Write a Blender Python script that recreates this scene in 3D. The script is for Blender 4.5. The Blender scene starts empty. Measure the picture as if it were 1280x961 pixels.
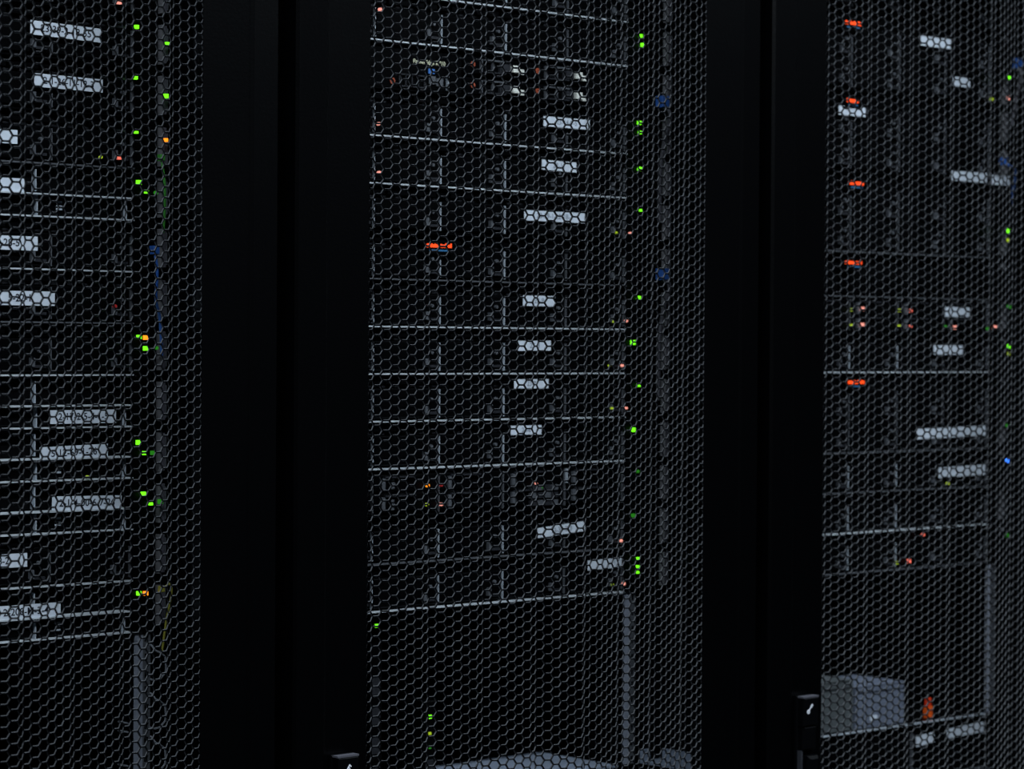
import bpy, bmesh, math, random
from mathutils import Vector, Matrix
random.seed(7)
SC = bpy.context.scene
COL = SC.collection
PI = math.pi
U = 0.04445          # one rack unit
Z0 = 1.35            # height of the rack-unit lattice zero above the floor
PITCH = 0.60         # rack to rack
YF = 0.134           # server front plane behind the door plane (y = 0)

# ------------------------------------------------------------------ camera
cam_d = bpy.data.cameras.new('camera')
cam = bpy.data.objects.new('camera', cam_d); COL.objects.link(cam)
SC.camera = cam
f_px, psi, pit, rol = 3328.13, 0.74311, 0.01488, 0.00654
F = Vector((math.sin(psi)*math.cos(pit), math.cos(psi)*math.cos(pit), -math.sin(pit)))
R0 = Vector((math.cos(psi), -math.sin(psi), 0)); U0 = R0.cross(F)
R1 = math.cos(rol)*R0 + math.sin(rol)*U0
U1 = -math.sin(rol)*R0 + math.cos(rol)*U0
m = Matrix.Identity(4)
for i in range(3):
    m[i][0] = R1[i]; m[i][1] = U1[i]; m[i][2] = -F[i]
m[0][3], m[1][3], m[2][3] = -1.37972, -1.78191, Z0 + 0.02911
cam.matrix_world = m
cam_d.sensor_width = 36; cam_d.lens = f_px/1280*36
cam_d.clip_start = 0.05; cam_d.clip_end = 60
cam_d.dof.use_dof = True; cam_d.dof.focus_distance = 2.28; cam_d.dof.aperture_fstop = 10

# ------------------------------------------------------------------ world and light
w = bpy.data.worlds.new('world'); SC.world = w; w.use_nodes = True
w.node_tree.nodes['Background'].inputs[0].default_value = (0.55, 0.7, 1, 1)
w.node_tree.nodes['Background'].inputs[1].default_value = 0.0012
LIGHTS = [(-1.2, -0.95), (0.3, -0.95), (1.8, -0.95)]
LIGHT_W = 66
for lx, ly in LIGHTS:
    ld = bpy.data.lights.new('aisle_tube', 'AREA'); ld.shape = 'RECTANGLE'
    ld.size = 1.15; ld.size_y = 0.14; ld.energy = LIGHT_W*(0.8 if lx > 1 else 1.0); ld.color = (0.80, 0.91, 1.0)
    lo = bpy.data.objects.new('aisle_tube', ld); COL.objects.link(lo)
    lo.location = (lx, ly, 2.77)
SC.view_settings.view_transform = 'Standard'; SC.view_settings.look = 'None'
SC.view_settings.exposure = 0.0; SC.view_settings.gamma = 1
SC.view_settings.use_curve_mapping = False

# ------------------------------------------------------------------ materials
MATS = {}
def mat(name, col, rough=0.5, spec=0.5, metal=0.0, noise=0.0, scale=120, emit=None, es=1.0, bump=0.0):
    if name in MATS: return MATS[name]
    mt = bpy.data.materials.new(name); mt.use_nodes = True
    nt = mt.node_tree; b = nt.nodes['Principled BSDF']
    b.inputs['Base Color'].default_value = (*col, 1)
    b.inputs['Roughness'].default_value = rough
    b.inputs['Specular IOR Level'].default_value = spec
    b.inputs['Metallic'].default_value = metal
    if noise or bump:
        tc = nt.nodes.new('ShaderNodeTexCoord'); nz = nt.nodes.new('ShaderNodeTexNoise')
        nz.inputs['Scale'].default_value = scale; nz.inputs['Detail'].default_value = 4
        nt.links.new(tc.outputs['Object'], nz.inputs['Vector'])
        if noise:
            rp = nt.nodes.new('ShaderNodeMapRange')
            rp.inputs['To Min'].default_value = 1-noise; rp.inputs['To Max'].default_value = 1+noise
            nt.links.new(nz.outputs['Fac'], rp.inputs['Value'])
            mx = nt.nodes.new('ShaderNodeVectorMath'); mx.operation = 'SCALE'
            mx.inputs[0].default_value = col
            nt.links.new(rp.outputs['Result'], mx.inputs['Scale'])
            nt.links.new(mx.outputs['Vector'], b.inputs['Base Color'])
        if bump:
            bp = nt.nodes.new('ShaderNodeBump'); bp.inputs['Strength'].default_value = bump
            bp.inputs['Distance'].default_value = 0.001
            nt.links.new(nz.outputs['Fac'], bp.inputs['Height']); nt.links.new(bp.outputs['Normal'], b.inputs['Normal'])
    if emit:
        b.inputs['Emission Color'].default_value = (*emit, 1); b.inputs['Emission Strength'].default_value = es
    MATS[name] = mt; return mt

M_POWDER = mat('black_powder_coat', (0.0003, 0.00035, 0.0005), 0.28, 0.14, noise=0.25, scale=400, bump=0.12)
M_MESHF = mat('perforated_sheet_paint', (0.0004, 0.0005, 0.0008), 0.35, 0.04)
M_EDGE = mat('punched_edge_painted_glint', (0.042, 0.044, 0.048), 0.40, 0.3, noise=0.6, scale=35)  # hole walls paler than the sheet: overhead glints put into the colour
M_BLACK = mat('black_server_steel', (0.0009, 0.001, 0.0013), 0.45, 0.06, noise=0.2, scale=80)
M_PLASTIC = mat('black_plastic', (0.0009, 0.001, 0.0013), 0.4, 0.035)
M_LATCH = mat('grey_latch_plastic', (0.065, 0.07, 0.08), 0.4, 0.4)
M_DGREY = mat('dark_grey_plastic', (0.018, 0.019, 0.023), 0.4, 0.3)
M_LIP = mat('zinc_lip_steel', (0.42, 0.46, 0.50), 0.4, 0.5, noise=0.3, scale=40)
M_LIPD = mat('dark_lip_steel', (0.07, 0.075, 0.085), 0.4, 0.4, noise=0.4, scale=50)
M_DIV = mat('divider_steel', (0.32, 0.36, 0.41), 0.4, 0.5, noise=0.4, scale=60)
M_RAIL = mat('zinc_mounting_rail', (0.20, 0.22, 0.27), 0.5, 0.5, noise=0.2, scale=30)
M_PAPER = mat('white_paper_label', (0.50, 0.55, 0.62), 0.7, 0.2, noise=0.06, scale=200)
M_INK = mat('black_label_ink', (0.01, 0.012, 0.02), 0.6, 0.2)
M_INKG = mat('grey_label_ink', (0.17, 0.2, 0.24), 0.6, 0.2)
M_PRINT = mat('pale_panel_print', (0.5, 0.5, 0.36), 0.6, 0.2)
M_FINGER = mat('grey_duct_plastic', (0.055, 0.054, 0.066), 0.5, 0.3)
M_UPSTOP = mat('galvanised_cover', (0.18, 0.215, 0.28), 0.45, 0.5, noise=0.3, scale=25)
M_SILVER = mat('silver_tab', (0.55, 0.56, 0.52), 0.3, 0.5)
M_BLUE = mat('blue_cable_jacket', (0.02, 0.08, 0.30), 0.4, 0.5)
M_GREEN = mat('green_cable_jacket', (0.04, 0.22, 0.03), 0.4, 0.5)
M_YELLOW = mat('yellow_cable_jacket', (0.25, 0.24, 0.04), 0.4, 0.5)
M_ORANGE = mat('orange_plastic', (0.75, 0.10, 0.01), 0.4, 0.5)
M_CARTON = mat('blue_grey_carton', (0.12, 0.14, 0.19), 0.6, 0.3, noise=0.2, scale=30)
M_CARTON2 = mat('green_grey_carton', (0.07, 0.08, 0.085), 0.6, 0.3, noise=0.2, scale=30)
M_BRASS = mat('red_ring_plastic', (0.28, 0.06, 0.03), 0.4, 0.5)
LED = {'g': mat('green_light', (0.05, 0.2, 0.01), emit=(0.16, 1.0, 0.01), es=1.5),
       'd': mat('dim_green_light', (0.01, 0.05, 0.01), emit=(0.04, 0.45, 0.02), es=0.35),
       'y': mat('yellow_green_light', (0.1, 0.1, 0.01), emit=(0.5, 0.75, 0.02), es=0.6),
       'o': mat('amber_light', (0.2, 0.1, 0.01), emit=(1.0, 0.24, 0.01), es=1.8),
       'r': mat('red_light', (0.2, 0.02, 0.02), emit=(1.0, 0.18, 0.12), es=1.1),
       'p': mat('pale_pink_light', (0.2, 0.02, 0.02), emit=(1.0, 0.38, 0.30), es=1.0),
       'k': mat('dim_red_light', (0.1, 0.01, 0.01), emit=(0.5, 0.02, 0.02), es=0.3),
       'b': mat('blue_light', (0.01, 0.05, 0.3), emit=(0.03, 0.18, 1.0), es=4.0),
       'a': mat('display_orange', (0.2, 0.02, 0.0), emit=(1.0, 0.07, 0.01), es=1.3),
       'c': mat('display_blue', (0.01, 0.04, 0.1), emit=(0.02, 0.16, 0.36), es=0.4)}
LEDWORD = {'g': 'bright green', 'd': 'dim green', 'y': 'yellow green', 'o': 'amber', 'r': 'red', 'p': 'pale pink', 'k': 'dim red', 'b': 'bright blue'}

# ------------------------------------------------------------------ mesh helpers
def link(name, me, parent=None, loc=(0, 0, 0), rot=(0, 0, 0)):
    o = bpy.data.objects.new(name, me); COL.objects.link(o)
    o.location = loc; o.rotation_euler = rot
    if parent is not None: o.parent = parent
    return o
def empty(name, loc, label=None, cat=None, group=None):
    o = bpy.data.objects.new(name, None); COL.objects.link(o); o.location = loc
    o.empty_display_size = 0.05
    if label: o['label'] = label
    if cat: o['category'] = cat
    if group: o['group'] = group
    return o
def tag(o, label, cat, group=None):
    o['label'] = label; o['category'] = cat
    if group: o['group'] = group
    return o
class MB:
    def __init__(s): s.v = []; s.f = []; s.m = []; s.mats = []
    def mi(s, mt):
        if mt not in s.mats: s.mats.append(mt)
        return s.mats.index(mt)
    def box(s, x0, x1, y0, y1, z0, z1, mt, b=0.0):
        k = s.mi(mt)
        if b <= 0:
            n = len(s.v)
            s.v += [(x0,y0,z0),(x1,y0,z0),(x1,y1,z0),(x0,y1,z0),(x0,y0,z1),(x1,y0,z1),(x1,y1,z1),(x0,y1,z1)]
            for q in ((0,3,2,1),(4,5,6,7),(0,1,5,4),(1,2,6,5),(2,3,7,6),(3,0,4,7)):
                s.f.append([n+i for i in q]); s.m.append(k)
        else:   # front edges (towards -y) chamfered
            n = len(s.v)
            s.v += [(x0,y1,z0),(x1,y1,z0),(x1,y1,z1),(x0,y1,z1),
                    (x0,y0+b,z0),(x1,y0+b,z0),(x1,y0+b,z1),(x0,y0+b,z1),
                    (x0+b,y0,z0+b),(x1-b,y0,z0+b),(x1-b,y0,z1-b),(x0+b,y0,z1-b)]
            for q in ((3,2,1,0),(8,9,10,11),(4,5,9,8),(5,6,10,9),(6,7,11,10),(7,4,8,11),
                      (0,1,5,4),(1,2,6,5),(2,3,7,6),(3,0,4,7)):
                s.f.append([n+i for i in q]); s.m.append(k)
        return s
    def prism(s, pts, z0, z1, mt):      # pts: (x, y) outline, extruded in z
        k = s.mi(mt); n = len(s.v); c = len(pts)
        s.v += [(x, y, z0) for x, y in pts] + [(x, y, z1) for x, y in pts]
        for i in range(c):
            j = (i+1) % c; s.f.append([n+i, n+j, n+c+j, n+c+i]); s.m.append(k)
        s.f.append([n+i for i in range(c)][::-1]); s.m.append(k)
        s.f.append([n+c+i for i in range(c)]); s.m.append(k)
        return s
    def prismy(s, pts, y0, y1, mt):     # pts: (x, z) outline, extruded in y
        k = s.mi(mt); n = len(s.v); c = len(pts)
        s.v += [(x, y0, z) for x, z in pts] + [(x, y1, z) for x, z in pts]
        for i in range(c):
            j = (i+1) % c; s.f.append([n+i, n+c+i, n+c+j, n+j]); s.m.append(k)
        s.f.append([n+i for i in range(c)]); s.m.append(k)
        s.f.append([n+c+i for i in range(c)][::-1]); s.m.append(k)
        return s
    def disc(s, x, z, r, y0, y1, mt, n=12, ax=1.0):
        return s.prismy([(x+r*ax*math.cos(2*PI*i/n), z+r*math.sin(2*PI*i/n)) for i in range(n)], y0, y1, mt)
    def ring(s, x, z, r0, r1, y0, y1, mt, n=12):
        k = s.mi(mt); b = len(s.v)
        for i in range(n):
            a = 2*PI*i/n; c, d = math.cos(a), math.sin(a)
            s.v += [(x+r1*c, y0, z+r1*d), (x+r0*c, y0, z+r0*d), (x+r0*c, y1, z+r0*d), (x+r1*c, y1, z+r1*d)]
        for i in range(n):
            j = (i+1) % n
            for e in range(4):
                g = (e+1) % 4
                s.f.append([b+4*i+e, b+4*i+g, b+4*j+g, b+4*j+e]); s.m.append(k)
        return s
    def tube(s, pts, r, mt, n=6):
        k = s.mi(mt); P = [Vector(p) for p in pts]; b = len(s.v)
        ref = Vector((0, 1, 0))
        for i, p in enumerate(P):
            t = (P[min(i+1, len(P)-1)] - P[max(i-1, 0)]).normalized()
            a = t.cross(ref)
            if a.length < 0.1: a = t.cross(Vector((1, 0, 0)))
            a.normalize(); c = t.cross(a)
            for j in range(n):
                q = p + r*(math.cos(2*PI*j/n)*a + math.sin(2*PI*j/n)*c); s.v.append(tuple(q))
        for i in range(len(P)-1):
            for j in range(n):
                g = (j+1) % n
                s.f.append([b+i*n+j, b+i*n+g, b+(i+1)*n+g, b+(i+1)*n+j]); s.m.append(k)
        s.f.append([b+j for j in range(n)][::-1]); s.m.append(k)
        s.f.append([b+(len(P)-1)*n+j for j in range(n)]); s.m.append(k)
        return s
    def mesh(s, name, fix=True):
        me = bpy.data.meshes.new(name); me.from_pydata(s.v, [], s.f)
        for mt in s.mats: me.materials.append(mt)
        me.polygons.foreach_set('material_index', s.m)
        if fix:
            bm = bmesh.new(); bm.from_mesh(me); bmesh.ops.recalc_face_normals(bm, faces=bm.faces); bm.to_mesh(me); bm.free()
        me.update(); return me
    def build(s, name, parent=None, loc=(0, 0, 0), rot=(0, 0, 0)):
        return link(name, s.mesh(name), parent, loc, rot)
CACHE = {}
def cbox(name, sx, sy, sz, mt, b=0.0):      # shared box meshes, origin at the front bottom centre
    key = (name, round(sx, 5), round(sy, 5), round(sz, 5), mt.name, b)
    if key not in CACHE:
        CACHE[key] = MB().box(-sx/2, sx/2, 0, sy, 0, sz, mt, b).mesh(name)
    return CACHE[key]
TCACHE = {}
def text_mesh(txt, size, mt, extrude=0.00008):
    key = (txt, size, mt.name)
    if key in TCACHE: return TCACHE[key]
    cu = bpy.data.curves.new('lettering', 'FONT'); cu.body = txt; cu.size = size; cu.extrude = extrude
    cu.align_x = 'CENTER'; cu.align_y = 'CENTER'; cu.resolution_u = 3; cu.offset = size*0.012
    o = bpy.data.objects.new('tmp', cu); COL.objects.link(o)
    bpy.context.view_layer.update()
    me = bpy.data.meshes.new_from_object(o.evaluated_get(bpy.context.evaluated_depsgraph_get()))
    bpy.data.objects.remove(o); bpy.data.curves.remove(cu)
    me.materials.clear(); me.materials.append(mt); me.name = 'lettering'
    TCACHE[key] = me; return me

# ------------------------------------------------------------------ setting
def struct(name, o): o['kind'] = 'structure'; return o
M_FLOOR = mat('dark_raised_floor', (0.03, 0.032, 0.035), 0.6, 0.3, noise=0.2, scale=3)
M_CEIL = mat('dark_ceiling', (0.05, 0.05, 0.055), 0.9, 0.2, noise=0.1, scale=3)
struct('floor', MB().box(-2.6, 3.8, -3.2, 1.6, -0.06, 0, M_FLOOR).build('floor'))
struct('ceiling', MB().box(-2.6, 3.8, -3.2, 1.6, 2.85, 2.95, M_CEIL).build('ceiling'))
struct('wall_back', MB().box(-2.6, 3.8, 1.6, 1.7, 0, 2.85, M_CEIL).build('wall_back'))
for i, (lx, ly) in enumerate(LIGHTS):
    t = empty('ceiling_light', (lx, ly, 2.85), ['slim ceiling tube light over the aisle before the left rack',
        'slim ceiling tube light over the aisle before the middle rack', 'slim ceiling tube light over the aisle past the right rack'][i], 'ceiling light', 'aisle ceiling lights')
    MB().box(-0.62, 0.62, -0.09, 0.09, -0.06, 0, M_DGREY).build('housing', t)
    MB().box(-0.60, 0.60, -0.09, -0.083, -0.085, -0.06, M_DGREY).box(-0.60, 0.60, 0.083, 0.09, -0.085, -0.06, M_DGREY).build('reflector_edge', t)

# ------------------------------------------------------------------ perforated curved door panel (one mesh shared by all three doors)
VP = 0.00875                       # vertical hex pitch
CP = VP*0.8660254                  # nominal column pitch
NC, NF = 54, 28                    # columns in all, columns left of the centre fold
Z_LO, Z_HI = 0.14, 1.90
NR = int((Z_HI-Z_LO)/VP)
WAVE = [-30, 4, 21, 2, 1, 0, 1]    # the sheet is pressed into a shallow wave, seven columns long
def leg(n, x0, x1, y0, y1):
    px, py = [0.0], [0.0]
    for c in range(n):
        a = math.radians(WAVE[c % 7]); px.append(px[-1]+math.cos(a)); py.append(py[-1]-math.sin(a))
    L = math.hypot(x1-x0, y1-y0); th = math.atan2(y1-y0, x1-x0); sl = py[-1]/px[-1]; k = L/px[-1]
    o = []
    for a, b in zip(px, py):
        b = (b-sl*a)*k; a = a*k
        o.append((x0+a*math.cos(th)-b*math.sin(th), y0+a*math.sin(th)+b*math.cos(th)))
    return o
W0, W1, WF, HF = 0.0885, 0.5115, 0.318, -0.034
_pts = leg(NF, W0, WF, 0, HF) + leg(NC-NF, WF, W1, HF, 0)[1:]
xs = [p[0] for p in _pts]; ys = [p[1] for p in _pts]
def curve(a):
    k = min(NC-1, max(0, int(a/CP))); t = a/CP-k
    return xs[k]+(xs[k+1]-xs[k])*t, ys[k]+(ys[k+1]-ys[k])*t
def panel_mesh():
    import array
    s_out = VP/math.sqrt(3); s_in = 0.00775/math.sqrt(3); s_bk = 0.0071/math.sqrt(3); TH = 0.0009
    cs = [(math.cos(PI/3*i), math.sin(PI/3*i)) for i in range(6)]
    v = []; f = []; mi = []
    for c in range(NC):
        ac = (c+0.5)*CP
        XO = [curve(min(NC*CP, max(0, ac+s_out*q[0]))) for q in cs]
        XI = [curve(ac+s_in*q[0]) for q in cs]; XB = [curve(ac+s_bk*q[0]) for q in cs]
        for r in range(NR):
            zc = Z_LO+(r+0.5+(0.5 if c % 2 else 0))*VP
            b = len(v)
            for i in range(6): v.append((XO[i][0], XO[i][1], zc+s_out*cs[i][1]))
            for i in range(6): v.append((XI[i][0], XI[i][1], zc+s_in*cs[i][1]))
            for i in range(6): v.append((XB[i][0], XB[i][1]+TH, zc+s_bk*cs[i][1]))
            for i in range(6): v.append((XO[i][0], XO[i][1]+TH, zc+s_out*cs[i][1]))
            for i in range(6):
                j = (i+1) % 6
                f.append((b+i, b+j, b+6+j, b+6+i)); mi.append(0)
                f.append((b+6+i, b+6+j, b+12+j, b+12+i)); mi.append(1)
                f.append((b+12+i, b+12+j, b+18+j, b+18+i)); mi.append(0)
    me = bpy.data.meshes.new('perforated_panel'); me.from_pydata(v, [], f)
    me.materials.append(M_MESHF); me.materials.append(M_EDGE)
    me.polygons.foreach_set('material_index', mi); me.update(); return me
PANEL = panel_mesh()

def door_frame_mesh():
    g = 0.0095
    b = MB()
    zl, zh = 0.06, 1.98
    left = [(g+0.0015, 0.026), (g, 0.003), (g+0.002, 0.0), (0.0385, -0.0035), (0.0415, -0.0015), (0.0885, 0.0), (0.0885, 0.014), (0.06, 0.026)]
    b.prism(left, zl, zh, M_POWDER)
    right = [(PITCH-x, y) for x, y in left][::-1]
    b.prism(right, zl, zh, M_POWDER)
    b.box(0.0885, 0.5115, 0.0, 0.02, zl, Z_LO+0.012, M_POWDER)
    b.box(0.0885, 0.5115, 0.0, 0.02, Z_HI-0.01, zh, M_POWDER)
    # rims that close the panel's curved ends
    n = NC
    for (z0, z1) in ((Z_LO+0.002, Z_LO+0.012), (Z_HI-0.01, Z_HI+0.002)):
        pts = [(xs[i], ys[i]-0.0005) for i in range(n+1)] + [(xs[n]-0.001, 0.019), (xs[0]+0.001, 0.019)]
        b.prism(pts, z0, z1, M_POWDER)
    return b.mesh('door')
DOORF = door_frame_mesh()

def rail_mesh(hand):                # zinc rail with square holes, 17 mm wide, full height
    b = MB(); zl, zh = 0.10, 1.94
    S = (lambda u: u) if hand > 0 else (lambda u: 0.632-u)   # mirrored for the left rail
    def bx(a, c, y0, y1, z0, z1, mt): b.box(min(S(a), S(c)), max(S(a), S(c)), y0, y1, z0, z1, mt)
    bx(0.541, 0.5490, 0, 0.002, zl, zh, M_RAIL)
    bx(0.5490, 0.5510, 0, 0.002, zl, zh, M_LIPD); bx(0.5555, 0.557, 0, 0.002, zl, zh, M_LIPD)
    zz = zl
    for k in range(math.ceil((zl-Z0)/U), math.ceil((zl-Z0)/U)+41):
        for q in (0.14, 0.5, 0.86):
            c = Z0+(k+q)*U
            if c+0.006 > zh: continue
            bx(0.5510, 0.5555, 0, 0.002, zz, c-0.003, M_LIPD); zz = c+0.003
    bx(0.5510, 0.5555, 0, 0.002, zz, zh, M_LIPD)
    bx(0.555, 0.557, 0.002, 0.03, zl, zh, M_BLACK)
    return b.mesh('mounting_rail')
RAILR, RAILL = rail_mesh(1), rail_mesh(-1)
FINGER = {}
def ring_mesh():
    pts = []
    w_, h_ = 0.009, 0.030
    pts = [(0.0, 0.05, h_), (0, 0.0, h_), (0, -0.006, h_-0.004), (w_*0.4, -0.008, h_-0.006), (w_, -0.008, h_-0.010), (w_+0.001, -0.008, 0.010), (w_, -0.008, 0.006),
           (w_*0.4, -0.008, 0.001), (0, -0.006, 0.0), (0, 0, 0), (0, 0.05, 0)]
    return MB().tube(pts, 0.0010, mat('dull_ring_wire', (0.13, 0.14, 0.16), 0.4, 0.4)).mesh('cable_ring')
RINGM = ring_mesh()

def handle_mesh():
    b = MB()
    w_ = 0.0122
    # escutcheon, raised swing lever with a slanted upper end, side grooves
    b.box(-w_, w_, -0.004, 0.004, -0.30, 0.0, M_PLASTIC, 0.0015)
    b.box(-w_+0.0005, w_-0.0005, -0.0115, -0.004, -0.0016, 0.0, mat('handle_top_edge', (0.045, 0.045, 0.055), 0.4, 0.5))
    b.box(-w_+0.001, w_-0.001, -0.012, -0.004, -0.030, -0.0017, M_PLASTIC, 0.001)
    b.box(-w_+0.002, w_-0.002, -0.011, -0.004, -0.055, -0.030, M_PLASTIC, 0.002)
    b.box(-w_+0.004, w_-0.004, -0.017, -0.004, -0.285, -0.060, M_PLASTIC, 0.003)
    b.box(-w_+0.0005, -w_+0.003, -0.009, -0.004, -0.29, -0.055, M_DGREY)
    return b.mesh('handle')
HANDLE = handle_mesh()
def key_mesh():
    k = mat('key_symbol_print', (0.55, 0.57, 0.62), 0.5, 0.3); b = MB()
    b.ring(-0.0026, -0.0030, 0.0010, 0.0021, -0.0003, 0, k, 12)
    a = math.radians(52); c, s = math.cos(a), math.sin(a)
    def R(x, z): return (-0.0026+x*c-z*s, -0.0030+x*s+z*c)
    b.prismy([R(0.002, -0.0005), R(0.0095, -0.0005), R(0.0095, 0.0005), R(0.002, 0.0005)], -0.0003, 0, k)
    b.prismy([R(0.0062, -0.0022), R(0.0070, -0.0022), R(0.0070, -0.0003), R(0.0062, -0.0003)], -0.0003, 0, k)
    b.prismy([R(0.0083, -0.0022), R(0.0092, -0.0022), R(0.0092, -0.0003), R(0.0083, -0.0003)], -0.0003, 0, k)
    return b.mesh('key_symbol')
KEYM = key_mesh()

RACKWORD = ['left', 'middle', 'right']
def rack(k):
    x = PITCH*(k-1)
    t = empty('server_rack', (x+0.3, 0.5, 0.0), 'black server rack with folded hexagon mesh door, ' +
              ['nearest, at the left edge', 'in the middle of the row', 'furthest along the row, at the right'][k], 'rack', 'server racks in a row')
    L = lambda px=0, py=0, pz=0: (px-0.3, py-0.5, pz)
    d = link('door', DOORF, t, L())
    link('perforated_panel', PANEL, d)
    if k > 0:
        h = link('handle', HANDLE, d, (0.0585, -0.0012, Z0-7.27*U))
    b = MB()
    for sx in (0.006, 0.572):
        for sy in (0.032, 0.95):
            b.box(sx, sx+0.022, sy, sy+0.03, 0.02, 1.99, M_BLACK)
    b.build('corner_post', t, L())
    MB().box(0.004, 0.596, 0.03, 0.98, 1.985, 2.0, M_BLACK).build('roof_panel', t, L())
    MB().box(0.004, 0.596, 0.03, 0.98, 0.03, 0.06, M_BLACK).box(0.03, 0.09, 0.06, 0.12, 0, 0.03, M_BLACK).box(0.51, 0.57, 0.06, 0.12, 0, 0.03, M_BLACK)\
        .box(0.03, 0.09, 0.88, 0.94, 0, 0.03, M_BLACK).box(0.51, 0.57, 0.88, 0.94, 0, 0.03, M_BLACK).build('base_plinth', t, L())
    for sx in (0.0025, 0.5955):
        MB().box(sx, sx+0.002, 0.03, 0.98, 0.03, 1.985, M_BLACK).build('side_panel', t, L())
    MB().box(0.004, 0.596, 0.975, 0.98, 0.03, 1.985, M_BLACK).build('rear_door', t, L())
    link('mounting_rail', RAILR, t, L(0, YF+0.0025, 0)); link('mounting_rail', RAILL, t, L(0, YF+0.0025, 0))
    return t
racks = [rack(k) for k in range(3)]

# handles with their key symbol as print (handle > key_symbol would be a fourth level)
HK = bpy.data.meshes.new('handle')
bm = bmesh.new(); bm.from_mesh(HANDLE)
km = KEYM.copy(); km.transform(Matrix.Translation((-0.002, -0.0121, -0.0125)))
nb = len(HANDLE.materials); bm.from_mesh(km)
bm.faces.ensure_lookup_table()
for i in range(len(HANDLE.polygons), len(bm.faces)): bm.faces[i].material_index = nb
bm.to_mesh(HK); bm.free()
for mt in HANDLE.materials: HK.materials.append(mt)
HK.materials.append(KEYM.materials[0])
for o in bpy.data.objects:
    if o.name.startswith('handle') and o.data == HANDLE: o.data = HK

# ------------------------------------------------------------------ servers
# per rack: label = (n_top-ish centre, u0, u1, height, tilt deg, text, ink)
LAB = {
 0: [(6.54, .431, .501, .0118, -1.2, '23-39-2-18-55', 1), (5.57, .435, .503, .0112, -0.5, '2-1-26-11-12-3', 1),
     (4.48, .375, .419, .0115, 0, '', 1), (3.58, .370, .426, .0115, 0, '', 1), (2.50, .374, .439, .0118, 0, '2-1-28-5', 1),
     (1.47, .388, .456, .0120, 0, '5-22-1', 1), (-0.77, .452, .518, .0115, 0, '2-17-2-5-4-1-5', 1),
     (-1.45, .442, .510, .0118, 1.5, '5-12-69-1-26', 1), (-2.42, .454, .524, .0118, -1, '2-1-4-00-6-7-26', 1),
     (-3.45, .370, .430, .0115, 0.5, '1-2-8-2', 1), (-4.42, .395, .463, .0118, 0, '2-200-M-3-4', 1)],
 1: [(5.61, .419, .482, .0098, 0, '23-14-9-5', 0), (4.64, .417, .464, .0098, -1, '23-11', 0), (3.51, .394, .476, .0100, 0, '23-39-1-22-18-3', 0),
     (1.63, .393, .436, .0100, 0, '23-9', 0), (0.64, .387, .431, .0098, 0.6, '23-8', 0), (-0.20, .382, .428, .0090, 0, '23-7', 0),
     (-1.22, .378, .419, .0090, 0, '23-6', 0), (-3.46, .415, .480, .0098, 4.0, '23-39-2-3', 0), (-4.30, .484, .532, .0098, 1, '', 0)],
 2: [(8.47, .404, .458, .0110, 0, '', 0), (7.53, .463, .494, .0105, 0, '', 0), (6.50, .263, .308, .0100, 0, '', 0),
     (5.10, .462, .527, .0110, 0, '', 0), (5.07, .537, .572, .0110, 0, '', 0), (1.58, .452, .497, .0110, 0, '', 0), (0.60, .432, .485, .0105, 0, '', 0),
     (-1.53, .403, .529, .0115, 1, '', 0), (-2.55, .443, .529, .0118, 1, '', 0)]}
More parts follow.
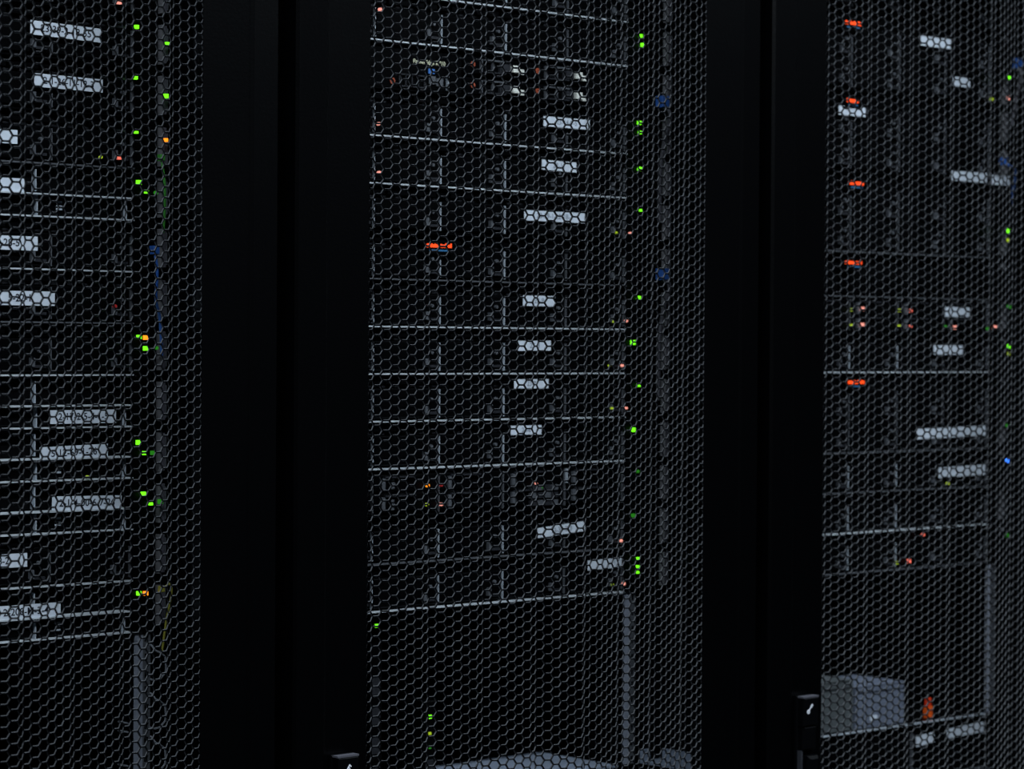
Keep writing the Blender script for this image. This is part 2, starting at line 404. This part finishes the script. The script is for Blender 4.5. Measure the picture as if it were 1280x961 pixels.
# lights: (n, u, colour, size mm, shape)
LEDS = {
 0: [(7.21,.516,'p',4),(6.77,.536,'g',3.2),(6.5,.568,'g',3),(5.79,.535,'g',3.2),(5.48,.567,'g',3.6),(4.74,.536,'g',3),(4.62,.567,'o',3),
     (4.20,.498,'y',2.5),(4.22,.517,'r',3.6),(3.76,.539,'g',4),(3.59,.547,'g',3),(3.58,.557,'d',3.2),(0.76,.540,'g',3.6),(0.75,.547,'o',3.8),
     (0.54,.547,'g',3.8),(0.55,.558,'d',3),(1.35,.513,'k',3),(-1.29,.540,'g',4),(-1.5,.546,'g',3.2),(-1.5,.555,'d',3.6),(-1.92,.486,'y',2.2),
     (-2.3,.545,'g',4),(-2.49,.553,'g',3),(-2.46,.563,'d',4),(-4.23,.541,'g',3.6),(-4.24,.548,'o',3.6)],
 1: [(7.75,.553,'g',3),(7.55,.556,'g',3.4),(7.65,.206,'p',3),(5.76,.552,'g',3.6),(5.54,.553,'g',3),(5.26,.205,'p',3),(4.71,.553,'g',3.6),(4.24,.206,'p',3.2),
     (3.76,.555,'g',2.2),(3.22,.517,'y',2),(3.22,.540,'p',2.6),(1.76,.553,'g',3),(1.20,.514,'y',2),(1.22,.535,'p',2.6),(0.73,.545,'g',4.6),
     (0.20,.509,'y',2),(0.20,.527,'p',2.4),(-0.25,.554,'g',3.2),(-0.77,.513,'y',2.2),(-0.77,.533,'p',2.4),(-1.27,.546,'g',4.2),(-2.23,.553,'d',3),
     (-2.36,.268,'o',2.4),(-2.76,.267,'y',3),(-2.77,.285,'p',3),(-2.36,.285,'k',2.6),(-2.41,.409,'p',2),(-2.5,.418,'d',2),(-3.24,.547,'d',3.6),(-3.79,.527,'p',3),(-4.24,.554,'g',3),
     (-4.42,.554,'g',2.4),(-4.55,.554,'g',2.4),(-4.79,.534,'p',3),(-4.78,.515,'y',2)],
 2: [(7.75,.551,'g',3),(7.18,.535,'y',3),(7.21,.550,'p',3.6),(3.73,.551,'g',4.6),(3.49,.551,'y',3.6),(1.58,.284,'y',3),(1.61,.302,'p',4),(1.19,.284,'y',3),
     (1.21,.302,'p',4.2),(1.59,.366,'y',3),(1.59,.386,'r',3.4),(1.19,.366,'y',3),(1.19,.386,'r',3),(1.20,.449,'d',3),(1.18,.467,'p',4),(1.16,.528,'d',3),(1.20,.545,'p',4.2),
     (1.74,.554,'d',4),(0.70,.553,'g',4.6),(0.51,.553,'y',3.6),(-4.13,.412,'r',3),(-4.78,.387,'r',4),(-4.80,.366,'y',3),(-4.27,.553,'d',4.4),(-2.31,.552,'b',4.4),
     (-2.85,.456,'y',3),(-1.38,.553,'d',3.4)]}
LCD = {1: [(2.75, .280, .034)], 2: [(8.66,.282,.030),(6.74,.283,.022),(4.71,.290,.028),(2.74,.286,.030),(-0.23,.292,.028)]}
# unit layout per rack: (n_bottom, height in U, style, lip)  style: d=drive bays below a vent strip, h=half height bay door, p=drive carriers in two rows, c=control strip
LAY = {
 0: [(n, 1, 'h' if n in (-1, -2, -3, -5, 3) else 'd', 2 if n in (-5, -4, -3, -2, -1, 0, 2, 3) else (1 if n in (4, 1) else 0)) for n in range(-5, 9)],
 1: [(-5,1,'d',2),(-4,1,'d',1),(-3,1,'c',0),(-2,1,'d',2),(-1,1,'d',2),(0,1,'d',2),(1,1,'d',2),(2,1,'d',1),(3,1,'d',0),(4,1,'d',2),(5,1,'d',2),(6,1,'p',0),(7,1,'d',2),(8,1,'d',2)],
 2: [(-5,1,'d',1),(-4,1,'d',2),(-3,1,'d',1),(-2,2,'d',1),(0,1,'d',2),(1,2,'p',0),(3,2,'d',1),(5,2,'d',0),(7,2,'d',0),(9,2,'d',0)]}
EDGES = [.121, .204, .286, .369, .452, .533]
ORD = ['lowest', 'second', 'third', 'fourth', 'fifth', 'sixth', 'seventh', 'eighth', 'ninth', 'tenth', 'eleventh', 'twelfth', 'thirteenth', 'fourteenth']
used_led = set()
def led(parent, u, z, col, size, y=-0.0035):
    s = size/1000
    if col in 'rpykd' and size < 3.5: me = CACHE.get(('led', col, size)) or MB().disc(0, 0, s/2, 0, 0.003, LED[col], 8).mesh('status_light')
    else: me = CACHE.get(('led', col, size)) or MB().box(-s/2, s/2, 0, 0.003, -s/2, s/2, LED[col]).mesh('status_light')
    CACHE[('led', col, size)] = me
    o = link('status_light', me, parent, (u-0.316, y, z)); o['label'] = LEDWORD[col] + ' status light'
    return o
def server(k, idx, n, h, style, lip):
    rx = PITCH*(k-1); H = h*U
    labs = [l for l in LAB[k] if n <= l[0] < n+h]
    leds = [l for l in LEDS[k] if n <= l[0] < n+h]
    lcds = [l for l in LCD.get(k, []) if n <= l[0] < n+h]
    # description
    desc = {1: 'one-unit', 2: 'two-unit'}[h]
    feats = []
    if style == 'p' and k == 1: feats.append('pale lettering and two rows of drive bays')
    elif lcds: feats.append('a lit orange display')
    if labs:
        l = labs[0]
        wl = 'long' if l[2]-l[1] > .06 else 'short'
        if abs(l[4]) >= 3: wl = 'crooked ' + wl
        feats.append('a %s white label' % wl)
    elif style == 'c': feats.append('a grid of small sockets')
    if not feats: feats.append('a plain unlabelled front')
    lab = '%s server with %s, %s up in %s rack' % (desc, feats[0], ORD[idx], RACKWORD[k])
    if idx == 0: lab = lab.replace('lowest up', 'lowest')
    t = empty('rack_server', (rx+0.316, YF, Z0+n*U), lab, 'server', 'servers stacked in the %s rack' % RACKWORD[k])
    e = 0.0004
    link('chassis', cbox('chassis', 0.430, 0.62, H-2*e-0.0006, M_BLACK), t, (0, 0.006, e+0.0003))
    # front edge lips
    lm = {2: M_LIP, 1: M_LIPD, 0: M_PLASTIC}[lip]
    link('front_lip', cbox('front_lip', 0.436, 0.010, 0.0013, lm), t, (0, -0.004, e))
    if lip == 2 and k == 1 and n == -5: pass
    # ears
    for sx in (-1, 1):
        ear = link('rack_ear', cbox('rack_ear', 0.0235, 0.0022, H-0.0012, M_BLACK, 0.0005), t, (sx*0.2292, -0.0002, 0.0006))
    xoff = 0.316
    if k == 2 and any(l[1] > .548 for l in leds):
        link('ear_latch', cbox('ear_latch', 0.011, 0.016, 0.030, M_PLASTIC, 0.001), t, (0.2365, -0.0165, (H-0.030)/2 if h == 1 else H-0.042))
    # vent strip / bays
    if style == 'd':
        zt = H*0.74 if h == 1 else H*0.80
        b = MB()
        for i in range(26):
            x = -0.205 + i*0.0158
            b.box(x, x+0.0125, 0.0005, 0.0062, zt+0.003, H-0.003, M_PLASTIC)
        b.box(-0.213, 0.213, 0.004, 0.0062, zt, zt+0.0018, M_DGREY)
        b.build('vent_strip', t)
        rows = h
        for q in EDGES:
            link('bay_divider', cbox('bay_divider', 0.0009, 0.0065, zt-0.006, M_DIV if 0.15 < q < 0.4 and h == 1 else M_LIPD), t, (q-xoff, -0.0013, 0.004))
        for r in range(rows):
            z0 = 0.004 + r*(zt-0.004)/rows; z1 = 0.004+(r+1)*(zt-0.004)/rows-0.001
            for i in range(5):
                x0, x1 = EDGES[i]-xoff+0.0016, EDGES[i+1]-xoff-0.0016
                c = link('drive_carrier', cbox('drive_carrier', x1-x0, 0.007, z1-z0, M_PLASTIC, 0.001), t, ((x0+x1)/2, -0.001, z0))
                hm = CACHE.get('latch%.4f' % (z1-z0))
                if not hm:
                    zz = z1-z0; w_ = x1-x0  # pale latch bits: the highlight on each latch is put into its colour
                    hm = MB().box(w_/2-0.020, w_/2-0.0165, -0.004, 0, zz*0.15, zz*0.42, M_LATCH).box(w_/2-0.0165, w_/2-0.005, -0.003, 0, zz*0.12, zz*0.20, M_DGREY)\
                        .disc(w_/2-0.0105, zz*0.62, 0.0016, -0.003, 0, M_LATCH, 8).mesh('carrier_latch')
                    CACHE['latch%.4f' % (z1-z0)] = hm
                link('carrier_latch', hm, c)
    elif style == 'h':
        zt = U*0.45
        b = MB()
        b.box(-0.213, 0.213, -0.007, 0.006, zt-0.0011, zt+0.0002, M_LIP)
        for q in (.121, .437, .5265): b.box(q-xoff-0.0006, q-xoff+0.0006, -0.0025, 0.006, 0.002, zt-0.0011, M_DIV)
        bf = b.build('bay_frame', t)
        for (a, c_) in ((.105, .121), (.121, .437), (.437, .5265)):
            o = link('bay_cover', cbox('bay_cover', c_-a-0.003, 0.006, zt-0.005, M_PLASTIC, 0.001), t, ((a+c_)/2-xoff, 0, 0.003))
        b = MB()
        for i in range(30): b.box(-0.19+i*0.0085, -0.19+i*0.0085+0.0055, 0.0025, 0.0062, zt+0.004, H-0.006, M_PLASTIC)
        b.box(0.1206, 0.1214, -0.0005, 0.0062, zt+0.002, H-0.004, M_DIV)
        b.build('vent_strip', t)
        p = MB().box(0, 0.008, -0.001, 0.004, 0, 0.010, M_DGREY).box(0.001, 0.007, -0.0012, -0.001, 0.001, 0.0025, M_DIV).box(0.001, 0.007, -0.0012, -0.001, 0.004, 0.005, M_DIV)\
            .box(0.001, 0.007, -0.0012, -0.001, 0.0065, 0.0085, M_DIV).build('service_tag', t, (0.140, 0.001, 0.006))
    elif style == 'p' and h == 1:
        # left control block, printed name, blue screen, sockets; two rows of small carriers on the right
        b = MB().box(-0.213, -0.003, 0.001, 0.006, 0.003, H-0.004, M_PLASTIC)
        b.build('control_panel', t)
        tx = link('lettering', text_mesh('PowerEdge R710', 0.0058, M_PRINT), t, (0.272-xoff, 0.0006, 0.66*U), (PI/2, 0, 0))
        MB().box(0, 0.0075, 0, 0.001, 0, 0.0045, mat('status_screen', (0.02, 0.08, 0.25), emit=(0.03, 0.13, 0.42), es=0.35)).build('status_screen', t, (0.271-xoff, 0, 0.43*U))
        MB().box(0, 0.0082, 0, 0.001, 0, 0.0075, M_LATCH).box(0.0092, 0.0175, 0, 0.001, -0.0015, 0.006, M_LATCH).build('socket', t, (0.2715-xoff, 0, 0.21*U))
        MB().ring(0, 0, 0.0016, 0.0031, 0, 0.001, M_BRASS).disc(0, 0, 0.0009, 0, 0.001, M_BRASS).build('power_button', t, (0.2265-xoff, 0, 0.20*U))
        b = MB()
        b.box(0, 0.032, 0, 0.0015, 0, 0.0012, M_DGREY).box(0, 0.032, 0, 0.0015, 0.011, 0.0122, M_DGREY)
        for i in range(5): b.box(i*0.0078, i*0.0078+0.0010, 0, 0.0015, 0, 0.012, M_DGREY)
        b.build('vent_strip', t, (0.234-xoff, -0.0005, 0.10*U))
        b = MB().box(0, 0.0009, 0, 0.003, 0, 0.014, M_DIV).build('bay_divider', t, (0.2935-xoff, -0.002, 0.10*U))
        for cx0 in (0.315, 0.4005):
            for r in (0, 1):
                z0 = (0.06+0.45*r)*U
                b = MB().box(0, 0.080, 0.0, 0.007, 0, 0.0165, M_PLASTIC, 0.001)
                c = b.build('drive_carrier', t, (cx0-xoff, -0.001, z0))
                b = MB()
                b.box(0.0195, 0.021, -0.003, 0, 0.002, 0.0145, M_LATCH)
                b.box(0.024, 0.052, -0.003, 0, 0.0135, 0.0148, M_LATCH).box(0.024, 0.052, -0.003, 0, 0.002, 0.0032, M_DGREY)
                b.box(0.0345, 0.0355, -0.003, 0, 0.003, 0.0135, M_LATCH).box(0.044, 0.045, -0.003, 0, 0.003, 0.0135, M_DGREY)
                b.box(0.047, 0.057, -0.003, 0, 0.004, 0.0120, M_DGREY)
                b.box(0.060, 0.0685, -0.004, 0, 0.005, 0.0115, M_SILVER).box(0.0695, 0.0755, -0.003, 0, 0.0035, 0.0085, M_SILVER)
                b.build('carrier_latch', c)
                MB().ring(0, 0, 0.0014, 0.0029, -0.001, 0, M_BRASS).disc(0, 0, 0.0008, -0.001, 0, M_BRASS).build('release_button', c, (0.0105, 0, 0.009))
    else:   # two-unit with drive rows in the lower part / control unit
        rows = [(0.06, 0.44), (0.46, 0.84)] if style == 'p' else [(0.12, 0.5), (0.52, 0.9)]
        for q in EDGES: link('bay_divider', cbox('bay_divider', 0.0011, 0.0065, U*0.82, M_LIPD), t, (q-xoff, -0.0013, 0.003))
        if style == 'p': link('bay_rim', cbox('bay_rim', 0.426, 0.008, U*0.03, M_LIPD), t, (0, -0.003, U*0.9))
        if style == 'p':
            b = MB()
            for i in range(44): b.box(-0.205+i*0.0093, -0.205+i*0.0093+0.006, 0, 0.0062, U*1.0, U*1.4, M_PLASTIC)
            b.build('vent_strip', t)
        for a_, b_ in rows:
            for i in range(5):
                x0, x1 = EDGES[i]-xoff+0.0016, EDGES[i+1]-xoff-0.0016
                c = link('drive_carrier', cbox('drive_carrier', x1-x0, 0.007, (b_-a_)*U, M_PLASTIC, 0.001), t, ((x0+x1)/2, -0.001, a_*U))
                hm = CACHE.get('platch')
                if not hm:
                    zz = (b_-a_)*U; w_ = x1-x0
                    hm = MB().box(-w_/2+0.012, w_/2-0.03, -0.003, 0, zz*0.82, zz*0.9, M_DGREY).box(-w_/2+0.008, -w_/2+0.012, -0.003, 0, zz*0.15, zz*0.8, M_LATCH).mesh('carrier_latch')
                    CACHE['platch'] = hm
                link('carrier_latch', hm, c)
        if style == 'c':
            b = MB()
            for i in range(4):
                for j in range(3): b.box(i*0.0098, i*0.0098+0.0078, 0, 0.003, j*0.0075, j*0.0075+0.0052, M_LATCH if (i+j) % 2 else M_DGREY)
            b.build('socket_block', t, (0.402-xoff, -0.005, 0.10*U))
            MB().box(0, 0.0011, 0, 0.003, 0, 0.014, M_DIV).build('edge_strip', t, (0.451-xoff, -0.005, 0.58*U))
            for zz in (0.15, 0.60):
                b = MB()
                for j in range(3): b.box(0, 0.0035+0.001*(j % 2), 0, 0.001, j*0.0038, j*0.0038+0.0022, M_LATCH)
                b.build('printed_mark', t, (0.226-xoff, -0.0022, zz*U))
    # display
    for (ln, lu, lw) in lcds:
        z = (ln-n)*U
        p = link('display', cbox('display', lw+0.006, 0.004, 0.0125, M_PLASTIC, 0.0005), t, (lu-xoff, -0.006, z-0.0075))
        b = MB(); q = -lw/2; i = 0
        rnd = random.Random(int(ln*100)+k)
        while q < lw/2-0.002:
            w_ = rnd.choice([0.0011, 0.0016, 0.002]); hh = rnd.choice([0.0030, 0.0036, 0.0042])
            b.box(q, q+w_, -0.0004, 0.0, 0.0062, 0.0062+hh, LED['a']); q += w_+0.0005; i += 1
        b.build('glowing_characters', p)
        MB().box(-lw*0.36, lw*0.34, -0.0004, 0, 0.0028, 0.0042, LED['c']).build('backlight_line', p)
    # lights
    for (ln, lu, c, s) in leds:
        led(t, lu, (ln-n)*U, c, s, -0.0175 if (k == 2 and lu > .548) else -0.0042 if lu > .533 or lu < .1 else -0.0068)
    # paper labels
    for (ln, u0, u1, hh, tl, txt, ink) in labs:
        y = -0.0050
        w_ = u1-u0; u0 -= 0.003; u1 -= 0.003
        pl = link('paper_label', cbox('paper_label', w_, 0.0003, hh, M_PAPER), t, ((u0+u1)/2-xoff, y, (ln-n)*U-hh/2), (0, -math.radians(tl), 0))
        pl['label'] = 'white printed paper label'
        # folded tabs holding the label to the unit
        if txt:
            sz = min(hh*0.74, w_/(len(txt)*0.50))
            link('lettering', text_mesh(txt, round(sz, 5), M_INK if ink else M_INKG), pl, (0, -0.00015, hh/2), (PI/2, 0, 0))
    return t
for k in range(3):
    for idx, (n, h, st, lp) in enumerate(LAY[k]):
        server(k, idx, n, h, st, lp)

# ------------------------------------------------------------------ finger ducts beside the servers, cable rings
for k, (u, y) in enumerate(((.570, .138), (.5885, .125), (.575, .14))):
    rx = PITCH*(k-1)
    t = empty('cable_duct', (rx+u, y, Z0-5*U), 'grey vertical finger duct right of the servers in the %s rack' % RACKWORD[k], 'cable duct', 'finger ducts beside the servers')
    MB().box(-0.006, 0.006, 0.012, 0.05, 0, 15*U, M_BLACK).build('duct_body', t)
    if 'finger' not in CACHE:
        CACHE['finger'] = MB().box(-0.0010, 0.0030, 0, 0.006, 0.0055, U-0.0055, M_FINGER, 0.0006).box(-0.0030, -0.0023, -0.001, 0.006, 0.005, U-0.005, mat('duct_edge_rib', (0.12, 0.12, 0.13), 0.5, 0.3))\
            .box(0.0030, 0.0034, -0.0008, 0.006, 0.008, U-0.008, M_LIPD).box(-0.0022, 0.0034, 0.006, 0.012, 0.008, U-0.008, M_BLACK).mesh('duct_finger')
    for i in range(15): link('duct_finger', CACHE['finger'], t, (0, 0, i*U))
    for j, nn in enumerate((-5.95, -6.9, -7.75, -8.6)):
        if k > 0: continue
        r = link('cable_ring', RINGM, racks[k], (u-0.013-0.3, YF+0.001-0.5, Z0+nn*U))

# ------------------------------------------------------------------ patch cables
def cable(k, pts, mt, label, r=0.0024, pm=None):
    pm = pm or mt
    rx = PITCH*(k-1)
    P = [Vector((rx+a, b, Z0+c*U)) for a, b, c in pts]
    # smooth (Catmull-Rom)
    Q = []
    E = [P[0]]+P+[P[-1]]
    for i in range(1, len(E)-2):
        for s in range(6):
            t = s/6
            Q.append(0.5*((2*E[i])+(E[i+1]-E[i-1])*t+(2*E[i-1]-5*E[i]+4*E[i+1]-E[i+2])*t*t+(3*E[i]-E[i-1]-3*E[i+1]+E[i+2])*t**3))
    Q.append(P[-1])
    base = P[0]
    t = empty('patch_cable', base, label, 'cable', 'patch cables')
    MB().tube([q-base for q in Q], r, mt).build('jacket', t)
    MB().box(-r*2.3, r*2.3, -r*2.3, r*2.3, -r*2.6, r*2.6, pm, 0.0005).build('plug', t)
    return t
cable(1, [(.572, .118, 6.25), (.578, .113, 5.95), (.5795, .122, 5.4), (.579, .128, 4.6), (.5795, .128, 3.5)], M_FINGER, 'grey patch cable with a blue plug high up in the middle rack', 0.0022, M_BLUE)
cable(1, [(.574, .118, 2.30), (.579, .113, 2.0), (.5795, .122, 1.5), (.579, .128, 0.6), (.5795, .128, -0.6)], M_FINGER, 'grey patch cable with a blue plug half way up the middle rack', 0.0022, M_BLUE)
cable(0, [(.548, .120, 2.45), (.5480, .116, 2.0), (.5495, .120, 1.5), (.558, .126, 1.1), (.5615, .128, 0.4)], M_BLUE, 'blue patch cable by the servers of the left rack', 0.0014)
cable(0, [(.556, .122, 4.25), (.5575, .119, 3.7), (.5610, .124, 3.2), (.5625, .128, 2.8)], M_GREEN, 'green patch cable in the left rack', 0.0011)
cable(0, [(.557, .120, -4.15), (.5620, .114, -4.05), (.5640, .116, -4.3), (.5632, .122, -4.8), (.5625, .127, -5.4)], M_YELLOW, 'yellow green cable loop low in the left rack', 0.0010)
cable(2, [(.566, .118, 8.15), (.5665, .113, 7.8), (.567, .120, 7.2), (.5665, .126, 6.5)], M_FINGER, 'grey patch cable with blue plug near the top of the right rack', 0.0022, M_BLUE)
cable(2, [(.541, .118, 5.55), (.547, .112, 5.42), (.557, .112, 5.30), (.566, .122, 4.9), (.5668, .127, 4.4)], M_BLUE, 'blue patch cable over the pair of labels in the right rack', 0.0016)

# ------------------------------------------------------------------ units low in the racks
def ups(k, n0, n1, label, labs, top):
    rx = PITCH*(k-1); H = (n1-n0)*U
    t = empty('power_unit', (rx+0.316, YF, Z0+n0*U), label, 'power unit', 'power units low in the racks')
    MB().box(-0.215, 0.215, 0.002, 0.70, 0, H-0.002, M_BLACK).build('chassis', t)
    MB().box(-0.215, 0.215, 0.0, 0.70, H-0.002, H, top).build('top_cover', t)
    if top != M_UPSTOP: MB().box(-0.215, 0.215, -0.004, -0.0002, H-0.0014, H, M_DIV).build('top_edge', t)
    MB().box(-0.218, 0.218, -0.006, 0.002, 0, 0.0016, M_LIPD).build('front_lip', t)
    b = MB()
    for i in range(22): b.box(-0.20+i*0.0125, -0.20+i*0.0125+0.008, -0.002, 0.002, H*0.15, H*0.5, M_PLASTIC)
    b.build('vent_strip', t)
    MB().box(0.085, 0.0862, -0.002, 0.002, 0.004, H-0.01, M_LIPD).build('bay_divider', t)
    for sx in (-1, 1): link('rack_ear', cbox('rack_ear', 0.0235, 0.0022, H-0.0012, M_BLACK, 0.0005), t, (sx*0.2292, -0.0002, 0.0006))
    for (ln, u0, u1, hh, tl) in labs:
        link('paper_label', cbox('paper_label', u1-u0, 0.0003, hh, M_PAPER), t, ((u0+u1)/2-0.316, -0.004, (ln-n0)*U-hh/2), (0, -math.radians(tl), 0))
    return t
ups(2, -10.4, -8.95, 'black power unit with two white labels low in the right rack', [(-9.40, .405, .438, .012, 4), (-9.32, .461, .529, .0115, 2)], M_BLACK)
ups(1, -10.8, -8.95, 'pale topped power unit low in the middle rack', [], M_UPSTOP)
t = empty('corner_tray', (0.558, 0.045, Z0-8.95*U), 'pale folded steel tray in the lower right corner of the middle rack', 'tray')
MB().box(0.0, 0.033, 0.0, 0.085, 0.0, 0.002, M_UPSTOP).build('tray_floor', t)
MB().box(0.033, 0.0345, 0.0, 0.085, 0.0, 0.012, M_UPSTOP).build('upright_flange', t)
MB().box(0.0, 0.012, 0.082, 0.085, 0.002, 0.014, M_UPSTOP).build('rear_tab', t)
# lights low in the middle rack
def strip(u, n1, lab, lights):
    H = (n1+8.95)*U
    t = empty('power_strip', (u, 0.150, Z0-8.95*U), lab, 'power strip', 'power strips in the middle rack')
    MB().box(-0.008, 0.008, 0, 0.03, 0.003, H, M_BLACK, 0.001).box(-0.016, 0.016, -0.004, 0.036, 0, 0.003, M_BLACK).build('body', t)
    for j in range(max(1, int(H/0.03)-1)):
        MB().box(-0.005, 0.005, -0.0006, 0, 0, 0.016, M_DGREY).build('outlet', t, (0, 0, 0.012+j*0.028))
    for n_, c, sz in lights:
        o = link('status_light', CACHE.get(('led', c, sz)) or MB().box(-sz/2000, sz/2000, 0, 0.003, -sz/2000, sz/2000, LED[c]).mesh('status_light'), t, (0, -0.0015, (n_+8.95)*U))
        o['label'] = LEDWORD[c]+' status light'
strip(0.2235, -5.05, 'tall black power strip with a green light at its top', [(-5.32, 'g', 3.3)])
strip(0.2905, -7.05, 'short black power strip with a green light above dimmer ones', [(-7.39, 'g', 3.4), (-7.75, 'y', 2.6), (-8.05, 'd', 2.8)])
# boxes on the right unit
def carton(u0, u1, y0, y1, n0, h, mt, label, sticker=False):
    t = empty('carton', (PITCH+(u0+u1)/2, y0, Z0+n0*U), label, 'box', 'boxes on the low unit of the right rack')
    w_ = u1-u0; d = y1-y0
    MB().box(-w_/2, w_/2, 0, d, 0, h, mt, 0.001).build('body', t)
    MB().box(-w_/2, w_/2, -0.0006, 0.012, h, h+0.0012, mt).box(-w_/2, w_/2, 0.014, d, h, h+0.0012, mt).build('lid_flap', t)
    MB().box(-w_/2+0.001, w_/2-0.001, -0.0008, 0, h*0.86, h*0.875, M_DGREY).build('seam', t)
    if sticker: MB().box(-0.006, 0.006, -0.0008, 0, 0, 0.006, M_PAPER).build('sticker', t, (-0.012, 0, 0.008))
    return t
carton(.165, .305, .139, .26, -8.95, .0560, M_CARTON2, 'greenish grey box, the nearer and taller of the pair on the low unit')
carton(.3085, .394, .139, .24, -8.95, .0470, M_CARTON, 'blue grey box with a small white sticker beside the taller one', True)
t = empty('orange_plug', (PITCH+.451, .150, Z0-8.95*U), 'small upright orange plug right of the grey boxes in the right rack', 'plug')
MB().box(-0.004, 0.004, -0.004, 0.004, 0, 0.013, M_ORANGE, 0.001).build('body', t)
MB().box(-0.003, 0.003, -0.003, 0.003, 0.013, 0.023, mat('red_orange_plastic', (0.65, 0.04, 0.01), 0.4, 0.5), 0.001).build('collar', t)
MB().tube([(0, 0, 0.023), (0, 0.004, 0.028), (0.002, 0.02, 0.029), (0.003, 0.06, 0.012), (0.003, 0.10, 0.0025)], 0.0022, M_BLACK).build('cord', t)
